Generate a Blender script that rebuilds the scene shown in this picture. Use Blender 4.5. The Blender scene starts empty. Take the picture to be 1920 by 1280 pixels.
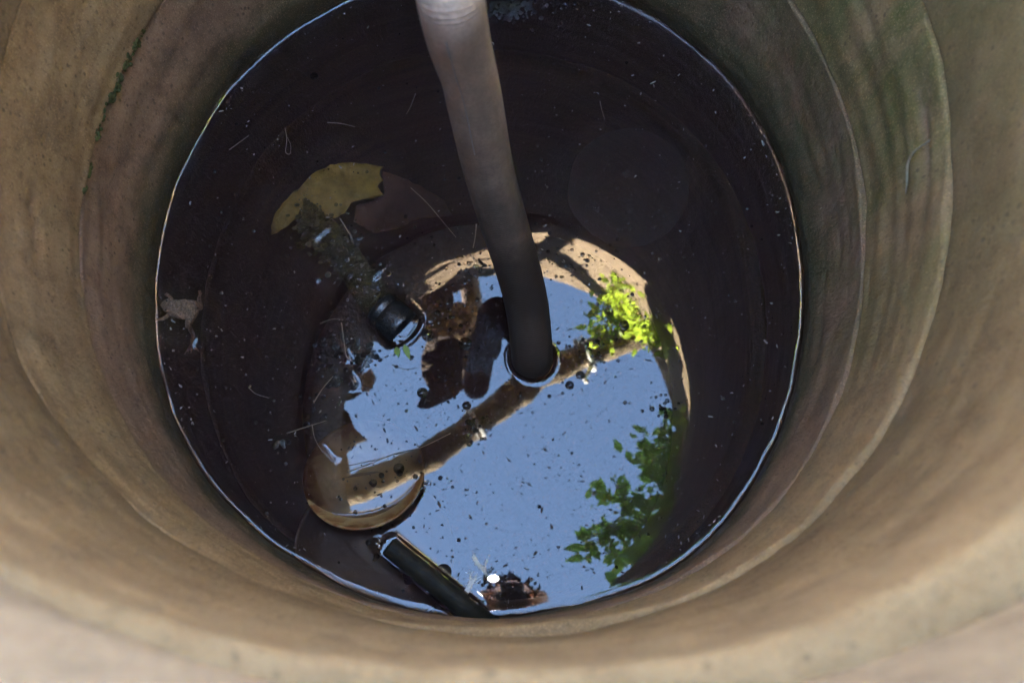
import bpy, bmesh, math, random
import numpy as np
from mathutils import Vector, Matrix, noise, geometry
random.seed(7); np.random.seed(7)
SC = bpy.context.scene
COL = SC.collection

# ---------------------------------------------------------------- camera
FPX = 2200.0                                   # focal length in pixels of the 1920 px wide photograph
TILT = math.atan(485 / FPX)                    # the lens looks almost straight down
CAM = Vector((0.033, -0.406, 1.45))            # held just inside the near rim, water level is z = 0
FWD = Vector((0, math.sin(TILT), -math.cos(TILT)))
UPV = Vector((0, math.cos(TILT), math.sin(TILT)))
RGT = Vector((1, 0, 0))
cd = bpy.data.cameras.new('camera'); cam = bpy.data.objects.new('camera', cd); COL.objects.link(cam)
cd.sensor_width = 36; cd.lens = FPX / 1920 * 36
cd.clip_start = 0.003; cd.clip_end = 3000
cam.matrix_world = Matrix(((1, 0, 0, CAM.x), (0, UPV.y, -FWD.y, CAM.y), (0, UPV.z, -FWD.z, CAM.z), (0, 0, 0, 1)))
cd.dof.use_dof = True; cd.dof.focus_distance = 1.52; cd.dof.aperture_fstop = 7.1
SC.camera = cam

# ---------------------------------------------------------------- world, sun, exposure
SUN_EL = math.radians(25)
SUN_DIR = Vector((-0.56, -0.83, 0)).normalized()       # horizontal direction towards the sun
SUN_V = Vector((SUN_DIR.x * math.cos(SUN_EL), SUN_DIR.y * math.cos(SUN_EL), math.sin(SUN_EL)))
W = bpy.data.worlds.new('World'); SC.world = W; W.use_nodes = True
nt = W.node_tree; nt.nodes.clear()
sky = nt.nodes.new('ShaderNodeTexSky'); sky.sky_type = 'NISHITA'; sky.sun_disc = False
sky.sun_elevation = SUN_EL; sky.sun_rotation = math.atan2(SUN_DIR.x, SUN_DIR.y)
sky.air_density = 1.0; sky.dust_density = 0.3; sky.ozone_density = 1.6
bg = nt.nodes.new('ShaderNodeBackground'); bg.inputs[1].default_value = 0.075
wo = nt.nodes.new('ShaderNodeOutputWorld')
nt.links.new(sky.outputs[0], bg.inputs[0]); nt.links.new(bg.outputs[0], wo.inputs[0])
sl = bpy.data.lights.new('sun', 'SUN'); sl.energy = 5.0; sl.angle = math.radians(0.5); sl.color = (1, 0.95, 0.88)
so = bpy.data.objects.new('sun', sl); COL.objects.link(so)
so.rotation_euler = (-SUN_V).to_track_quat('-Z', 'Y').to_euler(); so.location = SUN_V * 20
vs = SC.view_settings
vs.view_transform = 'Standard'; vs.look = 'None'; vs.gamma = 1.0; vs.use_curve_mapping = False
vs.exposure = 7.66
SC.render.engine = 'CYCLES'
cy = SC.cycles
cy.max_bounces = 7; cy.diffuse_bounces = 4; cy.glossy_bounces = 4; cy.transmission_bounces = 4
cy.transparent_max_bounces = 16; cy.denoising_prefilter = 'ACCURATE'; cy.denoising_input_passes = 'RGB_ALBEDO_NORMAL'
cy.use_denoising = True; cy.caustics_reflective = False; cy.caustics_refractive = False
cy.sample_clamp_indirect = 4.0

# ---------------------------------------------------------------- helpers
def ray(px, py): return FWD + RGT * ((px - 960) / FPX) + UPV * ((640 - py) / FPX)
def at(px, py, z=0.0):                          # the point of the line of sight at height z
    d = ray(px, py); return CAM + d * ((z - CAM.z) / d.z)
def up(px, py, h):                              # a point at height h that is seen mirrored in the water
    p = at(px, py, -h); return Vector((p.x, p.y, h))
def far(px, py, depth): return CAM + ray(px, py) * depth
def nz(x, y=0.0, z=0.0): return noise.noise(Vector((x, y, z)))
def fbm(v, o=4): return noise.fractal(Vector(v), 1.0, 2.0, o)

def mesh(name, verts, faces, mat=None, parent=None, smooth=True):
    me = bpy.data.meshes.new(name); me.from_pydata([tuple(v) for v in verts], [], faces); me.update()
    if smooth: me.polygons.foreach_set('use_smooth', [True] * len(me.polygons))
    return link(name, me, mat, parent)
def link(name, me, mat=None, parent=None):
    if mat is not None and not me.materials: me.materials.append(mat)
    o = bpy.data.objects.new(name, me); COL.objects.link(o)
    if parent is not None: o.parent = parent
    return o
def empty(name, loc=(0, 0, 0)):
    o = bpy.data.objects.new(name, None); COL.objects.link(o); o.location = loc; o.empty_display_size = .02
    return o
def tag(o, label=None, cat=None, group=None, kind=None):
    for k, v in (('label', label), ('category', cat), ('group', group), ('kind', kind)):
        if v: o[k] = v
    return o

class MB:                                       # collects closed shapes into one mesh
    def __init__(s): s.v = []; s.f = []
    def add(s, V, Fs):
        b = len(s.v); s.v += [Vector(p) for p in V]; s.f += [[i + b for i in f] for f in Fs]
    def tube(s, pts, rad, n=10, cap=True, jit=0, seed=0, squash=1.0):
        pts = [Vector(p) for p in pts]; V = []; Fs = []; ref = None
        for i, p in enumerate(pts):
            t = (pts[min(i + 1, len(pts) - 1)] - pts[max(i - 1, 0)]).normalized()
            if ref is None: ref = t.orthogonal().normalized()
            ref = (ref - t * ref.dot(t)).normalized(); bi = t.cross(ref)
            r = rad[i] if hasattr(rad, '__len__') else rad
            for k in range(n):
                a = 2 * math.pi * k / n
                rr = r * (1 + (jit * fbm((p.x * 22 + seed, p.y * 22 + math.cos(a) * .7, p.z * 22 + math.sin(a) * .7)) if jit else 0))
                V.append(p + ref * (math.cos(a) * rr) + bi * (math.sin(a) * rr * squash))
        for i in range(len(pts) - 1):
            for k in range(n):
                Fs.append((i * n + k, i * n + (k + 1) % n, (i + 1) * n + (k + 1) % n, (i + 1) * n + k))
        if cap: Fs += [tuple(range(n - 1, -1, -1)), tuple(range((len(pts) - 1) * n, len(pts) * n))]
        s.add(V, Fs); return s
    def lathe(s, prof, n=24, M=None):           # prof: (radius, height) pairs, about z
        V = []; Fs = []
        for (r, h) in prof:
            for k in range(n):
                a = 2 * math.pi * k / n; V.append(Vector((r * math.cos(a), r * math.sin(a), h)))
        for i in range(len(prof) - 1):
            for k in range(n): Fs.append((i * n + k, i * n + (k + 1) % n, (i + 1) * n + (k + 1) % n, (i + 1) * n + k))
        if prof[0][0] > 1e-6: Fs.append(tuple(range(n - 1, -1, -1)))
        if prof[-1][0] > 1e-6: Fs.append(tuple(range((len(prof) - 1) * n, len(prof) * n)))
        if M is not None: V = [M @ v for v in V]
        s.add(V, Fs); return s
    def ball(s, c, r, n=10, sc=(1, 1, 1), M=None):
        c = Vector(c); m = max(4, n // 2); V = [Vector((0, 0, -1))]
        for i in range(1, m):
            t = -math.pi / 2 + math.pi * i / m
            for k in range(n): V.append(Vector((math.cos(t) * math.cos(2 * math.pi * k / n), math.cos(t) * math.sin(2 * math.pi * k / n), math.sin(t))))
        V.append(Vector((0, 0, 1))); Fs = [(0, 1 + (k + 1) % n, 1 + k) for k in range(n)]
        for i in range(m - 2):
            for k in range(n):
                a = 1 + i * n; Fs.append((a + k, a + (k + 1) % n, a + n + (k + 1) % n, a + n + k))
        a = 1 + (m - 2) * n; Fs += [(a + k, a + (k + 1) % n, len(V) - 1) for k in range(n)]
        V = [Vector((v.x * r * sc[0], v.y * r * sc[1], v.z * r * sc[2])) for v in V]
        if M is not None: V = [M @ v for v in V]
        s.add([v + c for v in V], Fs); return s
    def box(s, c, d, M=None):
        V = [Vector((x * d[0] / 2, y * d[1] / 2, z * d[2] / 2)) for x in (-1, 1) for y in (-1, 1) for z in (-1, 1)]
        if M is not None: V = [M @ v for v in V]
        s.add([v + Vector(c) for v in V], [(0, 1, 3, 2), (4, 6, 7, 5), (0, 4, 5, 1), (2, 3, 7, 6), (0, 2, 6, 4), (1, 5, 7, 3)]); return s
    def build(s, name, mat, parent=None, smooth=True): return mesh(name, s.v, s.f, mat, parent, smooth)

def spline(pts, n):                             # Catmull-Rom through points of any dimension
    P = [np.array(p, float) for p in pts]; P = [2 * P[0] - P[1]] + P + [2 * P[-1] - P[-2]]; out = []
    for i in range(1, len(P) - 2):
        for k in range(n):
            t = k / n; a, b, c, d = P[i - 1], P[i], P[i + 1], P[i + 2]
            out.append(.5 * ((2 * b) + (c - a) * t + (2 * a - 5 * b + 4 * c - d) * t * t + (3 * b - a - 3 * c + d) * t ** 3))
    out.append(P[-2]); return out
def remesh(o, vox, smooth_it=4, dec=None):
    m = o.modifiers.new('r', 'REMESH'); m.mode = 'VOXEL'; m.voxel_size = vox
    if smooth_it: s = o.modifiers.new('s', 'SMOOTH'); s.iterations = smooth_it; s.factor = .5
    if dec: d = o.modifiers.new('d', 'DECIMATE'); d.ratio = dec
    dg = bpy.context.evaluated_depsgraph_get(); me = bpy.data.meshes.new_from_object(o.evaluated_get(dg))
    old = list(o.data.materials); o.modifiers.clear(); o.data = me
    if not me.materials:
        for mt in old: me.materials.append(mt)
    me.polygons.foreach_set('use_smooth', [True] * len(me.polygons)); return o

# ---------------------------------------------------------------- materials
class NT:
    def __init__(s, name):
        s.m = bpy.data.materials.new(name); s.m.use_nodes = True; s.t = s.m.node_tree; s.t.nodes.clear()
        s.out = s.n('ShaderNodeOutputMaterial')
    def n(s, typ, **kw):
        x = s.t.nodes.new(typ)
        for k, v in kw.items(): setattr(x, k, v)
        return x
    def l(s, a, b): s.t.links.new(a, b)
    def val(s, sock, v):
        if hasattr(v, 'is_output'): s.l(v, sock)
        else: sock.default_value = v
    def noise(s, vec, scale, detail=5, rough=.6, dist=0):
        x = s.n('ShaderNodeTexNoise'); x.inputs['Scale'].default_value = scale; x.inputs['Detail'].default_value = detail
        x.inputs['Roughness'].default_value = rough; x.inputs['Distortion'].default_value = dist
        if vec is not None: s.l(vec, x.inputs['Vector'])
        return x.outputs['Fac']
    def ramp(s, fac, stops):
        x = s.n('ShaderNodeValToRGB'); e = x.color_ramp.elements
        while len(e) < len(stops): e.new(.5)
        for el, (p, c) in zip(e, stops): el.position = p; el.color = (c, c, c, 1) if not hasattr(c, '__len__') else (*c, 1)
        s.l(fac, x.inputs[0]); return x.outputs[0]
    def mix(s, fac, a, b, mode='MIX'):
        x = s.n('ShaderNodeMix', data_type='RGBA', blend_type=mode)
        s.val(x.inputs[0], fac)
        for i, c in ((6, a), (7, b)):
            if hasattr(c, 'is_output'): s.l(c, x.inputs[i])
            else: x.inputs[i].default_value = (*c, 1)
        return x.outputs[2]
    def math(s, op, a, b=0.0, clamp=False):
        x = s.n('ShaderNodeMath', operation=op, use_clamp=clamp); s.val(x.inputs[0], a); s.val(x.inputs[1], b); return x.outputs[0]
    def mapr(s, v, a, b, c=0, d=1):
        x = s.n('ShaderNodeMapRange', interpolation_type='SMOOTHSTEP'); s.l(v, x.inputs[0])
        for i, q in enumerate((a, b, c, d)): x.inputs[i + 1].default_value = q
        return x.outputs[0]
    def bump(s, h, strength, dist=.002, prev=None):
        x = s.n('ShaderNodeBump'); x.inputs['Strength'].default_value = strength; x.inputs['Distance'].default_value = dist
        s.l(h, x.inputs['Height'])
        if prev is not None: s.l(prev, x.inputs['Normal'])
        return x.outputs[0]
    def pos(s): return s.n('ShaderNodeNewGeometry').outputs['Position']
    def xyz(s, v):
        x = s.n('ShaderNodeSeparateXYZ'); s.l(v, x.inputs[0]); return x.outputs
    def scaled(s, v, sc):
        x = s.n('ShaderNodeMapping'); x.inputs['Scale'].default_value = sc; s.l(v, x.inputs[0]); return x.outputs[0]
    def attr(s, name):
        x = s.n('ShaderNodeAttribute', attribute_name=name); return x.outputs['Fac']
    def princ(s, col, rough=.6, normal=None, spec=.5, trans=0, sheen=0, ior=1.45):
        p = s.n('ShaderNodeBsdfPrincipled')
        if hasattr(col, 'is_output'): s.l(col, p.inputs['Base Color'])
        else: p.inputs['Base Color'].default_value = (*col, 1)
        s.val(p.inputs['Roughness'], rough); p.inputs['Specular IOR Level'].default_value = spec; p.inputs['IOR'].default_value = ior
        p.inputs['Transmission Weight'].default_value = trans
        if normal is not None: s.l(normal, p.inputs['Normal'])
        s.l(p.outputs[0], s.out.inputs[0]); return p

def simple(name, c1, c2, scale=60, rough=.7, bump=.3, bdist=.001, spec=.4, obj=True, stretch=None):
    g = NT(name)
    v = g.n('ShaderNodeTexCoord').outputs['Object'] if obj else g.pos()
    if stretch: v = g.scaled(v, stretch)
    n1 = g.noise(v, scale, 6, .65); n2 = g.noise(v, scale * 5, 3, .6)
    c = g.ramp(n1, ((.3, c1), (.72, c2)))
    nm = g.bump(n2, bump, bdist, g.bump(n1, bump, bdist * 2))
    g.princ(c, g.ramp(n2, ((.3, max(rough - .12, .05)), (.7, min(rough + .12, 1)))), nm, spec)
    return g.m

def concrete(name, base, dark, warm, algae_top, green):
    g = NT(name); p = g.pos(); x, y, z = g.xyz(p)
    big = g.noise(p, 5.5, 4, .62, .4); mid = g.noise(g.scaled(p, (1, 1, .55)), 24, 5, .66); fine = g.noise(g.scaled(p, (1, 1, .45)), 230, 4, .78)
    grain = g.noise(g.scaled(p, (1, 1, .45)), 700, 2, .6)
    drip = g.noise(g.scaled(p, (9, 9, .8)), 2.0, 4, .62)
    lines = g.noise(g.scaled(p, (1.2, 1.2, 22)), 2.0, 3, .6)
    c = g.ramp(big, ((.28, dark), (.5, base), (.72, warm)))
    c = g.mix(g.ramp(mid, ((.40, 0), (.74, .6))), c, tuple(q * 1.35 for q in warm))
    c = g.mix(g.ramp(mid, ((.30, .5), (.45, 0))), c, tuple(q * .65 for q in dark))
    c = g.mix(g.ramp(lines, ((.52, 0), (.72, .35))), c, tuple(q * .75 for q in dark))
    c = g.mix(g.ramp(drip, ((.50, 0), (.70, .3))), c, tuple(q * .65 for q in dark))
    # green algae: a band of growth above the water line and patches on the damp right hand side
    gp = g.noise(g.scaled(p, (5, 5, 1.6)), 1.9, 5, .68, .5)
    side = g.mapr(x, -.10, .42, 0, 1.0); high = g.mapr(y, -.36, .05, 0, 1)
    pat = g.math('MULTIPLY', g.math('MULTIPLY', g.ramp(gp, ((.36, 0), (.62, 1))), g.math('MULTIPLY', side, high)), green)
    c = g.mix(pat, c, (.060, .064, .013))
    wob = g.math('ADD', z, g.math('MULTIPLY', g.math('SUBTRACT', mid, .5), .14))
    low = g.mapr(wob, algae_top * .3, algae_top, 1, 0)
    c = g.mix(g.math('MULTIPLY', low, .8), c, (.040, .040, .015))
    wet = g.mapr(wob, .004, .055, 1, 0)
    c = g.mix(g.math('MULTIPLY', wet, .75), c, (.012, .010, .006))
    under = g.mapr(wob, -.035, -.004, 1, 0)                # olive algae on the flooded wall
    c = g.mix(g.math('MULTIPLY', under, g.ramp(lines, ((.3, .25), (.65, 1)))), c, (.115, .105, .045))
    jn = g.attr('joint')                                   # dirt that has settled along the joints
    c = g.mix(g.math('MULTIPLY', jn, g.ramp(mid, ((.35, .35), (.6, 1)))), c, tuple(q * .33 for q in dark))
    c = g.mix(g.attr('scar'), c, (.20, .125, .085))
    c = g.mix(g.ramp(grain, ((.55, 0), (.70, .55))), c, tuple(min(1, q * 1.75) for q in warm))
    c = g.mix(g.ramp(fine, ((.30, .75), (.45, 0))), c, tuple(q * .42 for q in dark))
    vor = g.n('ShaderNodeTexVoronoi'); vor.inputs['Scale'].default_value = 105; vor.inputs['Randomness'].default_value = 1.0; g.l(g.scaled(p, (1, 1, .5)), vor.inputs['Vector'])
    pore = g.math('MULTIPLY', g.mapr(vor.outputs['Distance'], .10, .26, 1, 0), g.ramp(mid, ((.42, 0), (.60, 1))))
    c = g.mix(g.math('MULTIPLY', pore, .7), c, tuple(q * .35 for q in dark))
    hgt = g.math('ADD', g.math('MULTIPLY', mid, 1.6), fine)
    nm = g.bump(hgt, .8, .0028)
    r = g.math('SUBTRACT', .88, g.math('MULTIPLY', wet, .5))
    g.princ(c, r, nm, .3)
    return g.m

def tone(k, *cols): return [(c[0] * k * 1.04, c[1] * k * 1.0, c[2] * k * .93) for c in cols]
CONC = [concrete('concrete_damp', *tone(.46, (.36, .222, .138), (.265, .16, .104), (.41, .265, .17)), .135, .9),
        concrete('concrete_brown', *tone(.45, (.40, .258, .126), (.29, .184, .09), (.46, .314, .168)), .05, .95),
        concrete('concrete_tan', *tone(.245, (.47, .298, .135), (.345, .216, .098), (.53, .36, .185)), .05, .5),
        concrete('concrete_top', *tone(.265, (.47, .335, .205), (.36, .24, .13), (.55, .405, .25)), .05, .25)]

def water_mat(name, ior, murky, clear, silt=None):         # tannin dark water: mirror by Fresnel, clearer where it is shallow
    g = NT(name)
    tr = g.n('ShaderNodeBsdfTransparent'); g.l(g.mix(g.attr('shallow'), murky, clear), tr.inputs[0]); body = tr.outputs[0]
    if silt:
        df = g.n('ShaderNodeBsdfDiffuse'); df.inputs[0].default_value = (*silt, 1); ad = g.n('ShaderNodeAddShader'); g.l(body, ad.inputs[0]); g.l(df.outputs[0], ad.inputs[1]); body = ad.outputs[0]  # suspended silt, plus a lens haze painted into the same tone
    gl = g.n('ShaderNodeBsdfGlossy'); gl.inputs['Roughness'].default_value = 0.0
    fr = g.n('ShaderNodeFresnel'); fr.inputs['IOR'].default_value = ior
    if not silt:                                # a thin film mirrors alike from both sides
        g.l(g.math('ADD', ior, g.math('MULTIPLY', g.n('ShaderNodeNewGeometry').outputs['Backfacing'], 1 / ior - ior)), fr.inputs['IOR'])
    mx = g.n('ShaderNodeMixShader'); g.l(fr.outputs[0], mx.inputs[0]); g.l(body, mx.inputs[1]); g.l(gl.outputs[0], mx.inputs[2])
    g.l(mx.outputs[0], g.out.inputs[0]); return g.m
WATER = water_mat('water_surface', 1.34, (.26, .21, .165), (.72, .64, .56), (.0112, .0058, .0057)); FILM = water_mat('bubble_film', 1.45, (.80, .78, .76), (.8, .8, .8))

# ---------------------------------------------------------------- the well
RH = (0.4243, -0.0062, -0.0012, -0.0056, -0.0017, -0.003, -0.0012, -0.0031, 0.0021)   # the shaft is slightly out of round
def rwell(t):
    r = RH[0]
    for k in range(1, 5): r = r + RH[2 * k - 1] * np.cos(k * t) + RH[2 * k] * np.sin(k * t)
    return r
RIM = 1.43; GROUND = 0.93
RINGS = [  # z0, z1, centre shift, radius change
    (-0.23, 0.262, (0.0, 0.0), 0.0),
    (0.262, 0.500, (0.002, -0.002), -0.0008),
    (0.500, 0.985, (0.007, -0.007), -0.002),
    (0.985, RIM, (0.032, -0.022), -0.002),
    (-1.25, -0.23, (-0.010, 0.008), -0.010)]
well = tag(empty('well', (0, 0, -1.25)), 'round well shaft of stacked brown concrete rings with dark water inside', 'well')
def wall_hit(px, py, i):                        # point of the line of sight on the inner face of ring i -> (theta, z)
    d = ray(px, py); cx, cyy = RINGS[i][2]; R = RH[0] + RINGS[i][3]
    ox, oy = CAM.x - cx, CAM.y - cyy
    a = d.x ** 2 + d.y ** 2; b = 2 * (ox * d.x + oy * d.y); c = ox ** 2 + oy ** 2 - R * R
    s = (-b + math.sqrt(b * b - 4 * a * c)) / (2 * a); p = CAM + d * s
    return math.atan2(p.y - cyy, p.x - cx), p.z, p
SCARS = []
def scar(px, py, i, st, sz, depth, col=1.0):
    t, z, p = wall_hit(px, py, i); SCARS.append((i, t, z, st, sz, depth, col))
scar(1768, 245, 1, .115, .0085, .006, .8); scar(1772, 175, 1, .05, .012, .005, .5); scar(1776, 320, 1, .04, .006, .004, .6)
scar(70, 385, 1, .03, .008, .004, .35); scar(80, 445, 1, .045, .009, .006, .45); scar(60, 480, 1, .03, .006, .004, .3)
scar(238, 370, 0, .09, .009, .004, .12); scar(240, 330, 0, .05, .012, .003, .1); scar(1700, 760, 2, .03, .012, .003, .3); scar(120, 830, 2, .04, .012, .003, .3)
def build_ring(i):
    z0, z1, sh, dr = RINGS[i]; NTH = 400
    zi = []; z = z0
    while z < z1 - 1e-6:
        zi.append(z); e = min(z - z0, z1 - z)
        z += .0035 if e < .018 else (.009 if z > -.15 else .06)
    zi.append(z1)
    th = np.linspace(0, 2 * np.pi, NTH, endpoint=False); base = rwell(th) + dr
    V = []; Fs = []; S = []; J = []
    for z in zi:
        for k in range(NTH):
            c, s = math.cos(th[k]), math.sin(th[k])
            d = .0045 * fbm((c * 2.1 + i * 9, s * 2.1, z * 5), 4) + .0016 * fbm((c * 9, s * 9 + i, z * 40), 3)
            d += .002 * nz(c * .6 + i * 3, s * .6, z * 30)                     # horizontal trowel marks
            chip = (1 + 1.1 * max(0, fbm((c * 26 + i, s * 26, z0), 3))) * (.24 if (i == 0 and z > 0) or (i == 1 and z < .38) else .45 if z < (z0 + z1) / 2 else .8) * (.006 + .007 * max(0, fbm((c * 7 + i * 4, s * 7, z0 * 3), 4)) + .004 * abs(nz(c * 30, s * 30, i)))
            for e in (z - z0, z1 - z):
                if e < chip: d += (chip - e) ** 2 / chip * .9
            w = 0
            for (ri, t, sz_, a, b, dep, col) in SCARS:
                if ri == i:
                    dt = (th[k] - t + math.pi) % (2 * math.pi) - math.pi
                    g = math.exp(-((dt / a) ** 2 + ((z - sz_) / b) ** 2) ** 1.5) * (.7 + .9 * nz(c * 60, s * 60, z * 60))
                    d += dep * g; w = max(w, min(1, g * col))
            r = base[k] + d
            V.append((r * c + sh[0], r * s + sh[1], z)); S.append(max(0, w)); e = min(z - z0, z1 - z); J.append(max(0., 1 - e / (.006 + .012 * max(0, fbm((c * 5, s * 5, i + z0 * 4), 3) + .3))) * .7 if .1 < z < .8 else 0.)
    n = len(zi)
    for a in range(n - 1):
        for k in range(NTH):
            k2 = (k + 1) % NTH; Fs.append((a * NTH + k, (a + 1) * NTH + k, (a + 1) * NTH + k2, a * NTH + k2))
    # top face, outer face and bottom face
    T = .075
    def loop(z, R, f):
        b = len(V)
        for k in range(NTH):
            rr = base[k] + R + f * fbm((math.cos(th[k]) * 4, math.sin(th[k]) * 4, z * 3 + i), 3)
            V.append((rr * math.cos(th[k]) + sh[0], rr * math.sin(th[k]) + sh[1], z + (f * .6 * nz(math.cos(th[k]) * 5, math.sin(th[k]) * 5, i) if i == 3 and R < T else 0))); S.append(0); J.append(0.)
        return b
    prev = (n - 1) * NTH
    for z, R in ((z1, .022), (z1, .05), (z1 - .006, T), (z0 + .006, T), (z0, T - .006), (z0, .02)):
        b = loop(z, R, .004)
        for k in range(NTH):
            k2 = (k + 1) % NTH; Fs.append((prev + k, b + k, b + k2, prev + k2))
        prev = b
    for k in range(NTH):
        k2 = (k + 1) % NTH; Fs.append((prev + k, k, k2, prev + k2))
    o = mesh('concrete_ring', [Vector(v) - Vector((0, 0, -1.25)) for v in V], Fs, CONC[i % 4], well)
    at_ = o.data.attributes.new('scar', 'FLOAT', 'POINT'); at_.data.foreach_set('value', S); o.data.attributes.new('joint', 'FLOAT', 'POINT').data.foreach_set('value', J)
    return o
for i in range(5): build_ring(i)

SILT = simple('silt', (.035, .028, .02), (.06, .05, .035), 14, .9, .6, .01, .1, False)
V = []; Fs = []
for r in range(12):
    for k in range(48):
        rr = .47 * r / 11; a = 2 * math.pi * k / 48
        V.append((rr * math.cos(a), rr * math.sin(a), -1.1 + .04 * fbm((rr * math.cos(a) * 4, rr * math.sin(a) * 4, 1))))
for r in range(11):
    for k in range(48): Fs.append((r * 48 + k, (r + 1) * 48 + k, (r + 1) * 48 + (k + 1) % 48, r * 48 + (k + 1) % 48))
tag(mesh('well_bottom', V, Fs, SILT), 'dark silt on the bottom of the well', 'silt', kind='structure')

# the ground round the well, one sheet to the horizon
SOIL = simple('garden_soil', (.075, .062, .032), (.13, .105, .06), 3, .95, .7, .02, .1, False)
V = []; Fs = []; radii = [.49, .55, .65, .8, 1, 1.3, 1.8, 2.5, 4, 7, 12, 25, 60, 150, 400, 1200]
for ri, R in enumerate(radii):
    for k in range(64):
        a = 2 * math.pi * k / 64; x, y = R * math.cos(a) + .036, R * math.sin(a) - .026
        V.append((x, y, GROUND + (.05 * fbm((x * .9, y * .9, 2)) * min(1, R / 2) if R < 30 else 0)))
for r in range(len(radii) - 1):
    for k in range(64): Fs.append((r * 64 + k, (r + 1) * 64 + k, (r + 1) * 64 + (k + 1) % 64, r * 64 + (k + 1) % 64))
tag(mesh('ground', V, Fs, SOIL), kind='structure')

# ---------------------------------------------------------------- paths of the things that break the water surface
HOSE_R = 0.0262
_hz = [(640, 995, 77), (553, 984, 82.3), (340, 922, 94.1), (186, 888.5, 107.2), (90, 864, 118), (0, 845, 129)]
HOSE = [at(985, 560, -.60), at(990, 600, -.30), at(996, 645, -.10), at(998, 672, 0.0)]
for (py, px, w) in _hz[1:]: HOSE.append(far(px, py, 2 * HOSE_R * FPX / w))
HOSE += [up(907, 640, .70), up(900, 690, 1.0), up(894, 722, 1.0), up(890, 722, 1.16), up(888, 690, 1.33), up(888, 628, 1.475), up(885, 560, 1.52),
         Vector((-.13, .66, 1.44)), Vector((-.17, .86, 1.15)), Vector((-.22, 1.15, .975)), Vector((-.4, 1.9, .965)), Vector((-.9, 3.2, .965))]
HP = [Vector(p) for p in spline(HOSE, 14)]
i0 = min(range(len(HP)), key=lambda i: abs(HP[i].z)); T0 = (HP[i0 + 2] - HP[i0 - 2]).normalized()
h_side = Vector((0, 0, 1)).cross(T0).normalized(); h_up = Vector((T0.x, T0.y, 0)).normalized()
CONT = []                                       # closed outlines on the water with the height and reach of their meniscus
hc = Vector((HP[i0].x, HP[i0].y, 0))
CONT.append(([hc + h_side * (HOSE_R * math.cos(a)) + h_up * (HOSE_R * math.sin(a) / max(.4, T0.z)) for a in np.linspace(0, 2 * np.pi, 64, endpoint=False)], .0030, .0029))

POLE_A, POLE_B = at(560, 372, -.058), at(728, 590, -.0165)
CAP_A, CAP_B = at(718, 583, -.013), at(760, 620, -.006)
pdir = (CAP_B - CAP_A).normalized(); pside = Vector((0, 0, 1)).cross(pdir).normalized(); CAP_R = .0262
def capsule_outline(a, b, ra, rb, n=14):
    d = Vector((b.x - a.x, b.y - a.y, 0)).normalized(); s = Vector((-d.y, d.x, 0)); out = []
    for k in range(n + 1): t = math.pi * k / n; out.append(Vector((b.x, b.y, 0)) + s * (rb * math.cos(t)) + d * (rb * .45 * math.sin(t)))
    for k in range(n + 1): t = math.pi * k / n; out.append(Vector((a.x, a.y, 0)) - s * (ra * math.cos(t)) - d * (ra * .45 * math.sin(t)))
    return out
CONT.append((capsule_outline(CAP_A, CAP_B, CAP_R, CAP_R), .0026, .0026))
PIPE_A, PIPE_B = at(728, 1022, .0), at(884, 1148, .0)
pd = (PIPE_B - PIPE_A).normalized(); ps_ = Vector((-pd.y, pd.x, 0))
CONT.append((capsule_outline(PIPE_A, PIPE_B, .0147, .0147), .0026, .0026))
# floating bowl: the lip on the side towards the camera stands out of the water
BOWL_C = at(683, 890, -.0115); BOWL_R = .0735
bowl_dir = (at(706, 1000, 0) - at(683, 893, 0)).normalized()          # the raised side
bowl_axis = bowl_dir.cross(Vector((0, 0, 1)))
BOWL_M = Matrix.Rotation(-math.radians(22), 4, bowl_axis)
if (BOWL_M @ bowl_dir).z < 0: BOWL_M = Matrix.Rotation(math.radians(22), 4, bowl_axis)
_lip = []
for k in range(-13, 14):
    a = k / 13 * 1.1; d = Matrix.Rotation(a, 3, 'Z') @ bowl_dir; q = BOWL_C + BOWL_M.to_3x3() @ (d * .077); _lip.append(Vector((q.x, q.y, 0)))
for k in range(13, -14, -1):
    a = k / 13 * 1.1; d = Matrix.Rotation(a, 3, 'Z') @ bowl_dir; q = BOWL_C + d * (.054 + .018 * abs(k / 13) ** 2); _lip.append(Vector((q.x, q.y, 0)))
CONT.append((_lip, .0018, .0022))
FROG_C = at(338, 578, 0.0)
CONT.append(([FROG_C + Vector((.0115 * math.cos(a), .0085 * math.sin(a), 0)) for a in np.linspace(0, 2 * np.pi, 36, endpoint=False)], .0012, .0022))
_fl = at(362, 642, 0); _fd = (at(357, 655, 0) - at(366, 630, 0)).normalized()
CONT.append((capsule_outline(_fl - _fd * .006, _fl + _fd * .006, .0016, .0016, 5), .0012, .002))
for (x0, y0, x1, y1) in ((703, 1016, 738, 1056), (746, 1066, 800, 1106)):        # water ridge added along the pipe, shaped to catch a bright streak
    CONT.append((capsule_outline(at(x0, y0, 0), at(x1, y1, 0), .0022, .0016, 5), .0024, .0024))
# bits of twig and moss at the surface: short outlines that curl the water up
for (x0, y0, x1, y1, w) in ((588, 448, 612, 428, .0015), (700, 518, 712, 506, .001), (690, 665, 676, 688, .0012), (600, 840, 622, 866, .0015),
                            (655, 706, 664, 722, .0012), (642, 655, 650, 672, .0012), (588, 520, 592, 524, .0012)):
    a, b = at(x0, y0, 0), at(x1, y1, 0); CONT.append((capsule_outline(a, b, w, w, 5), .0014, .0026))

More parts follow.
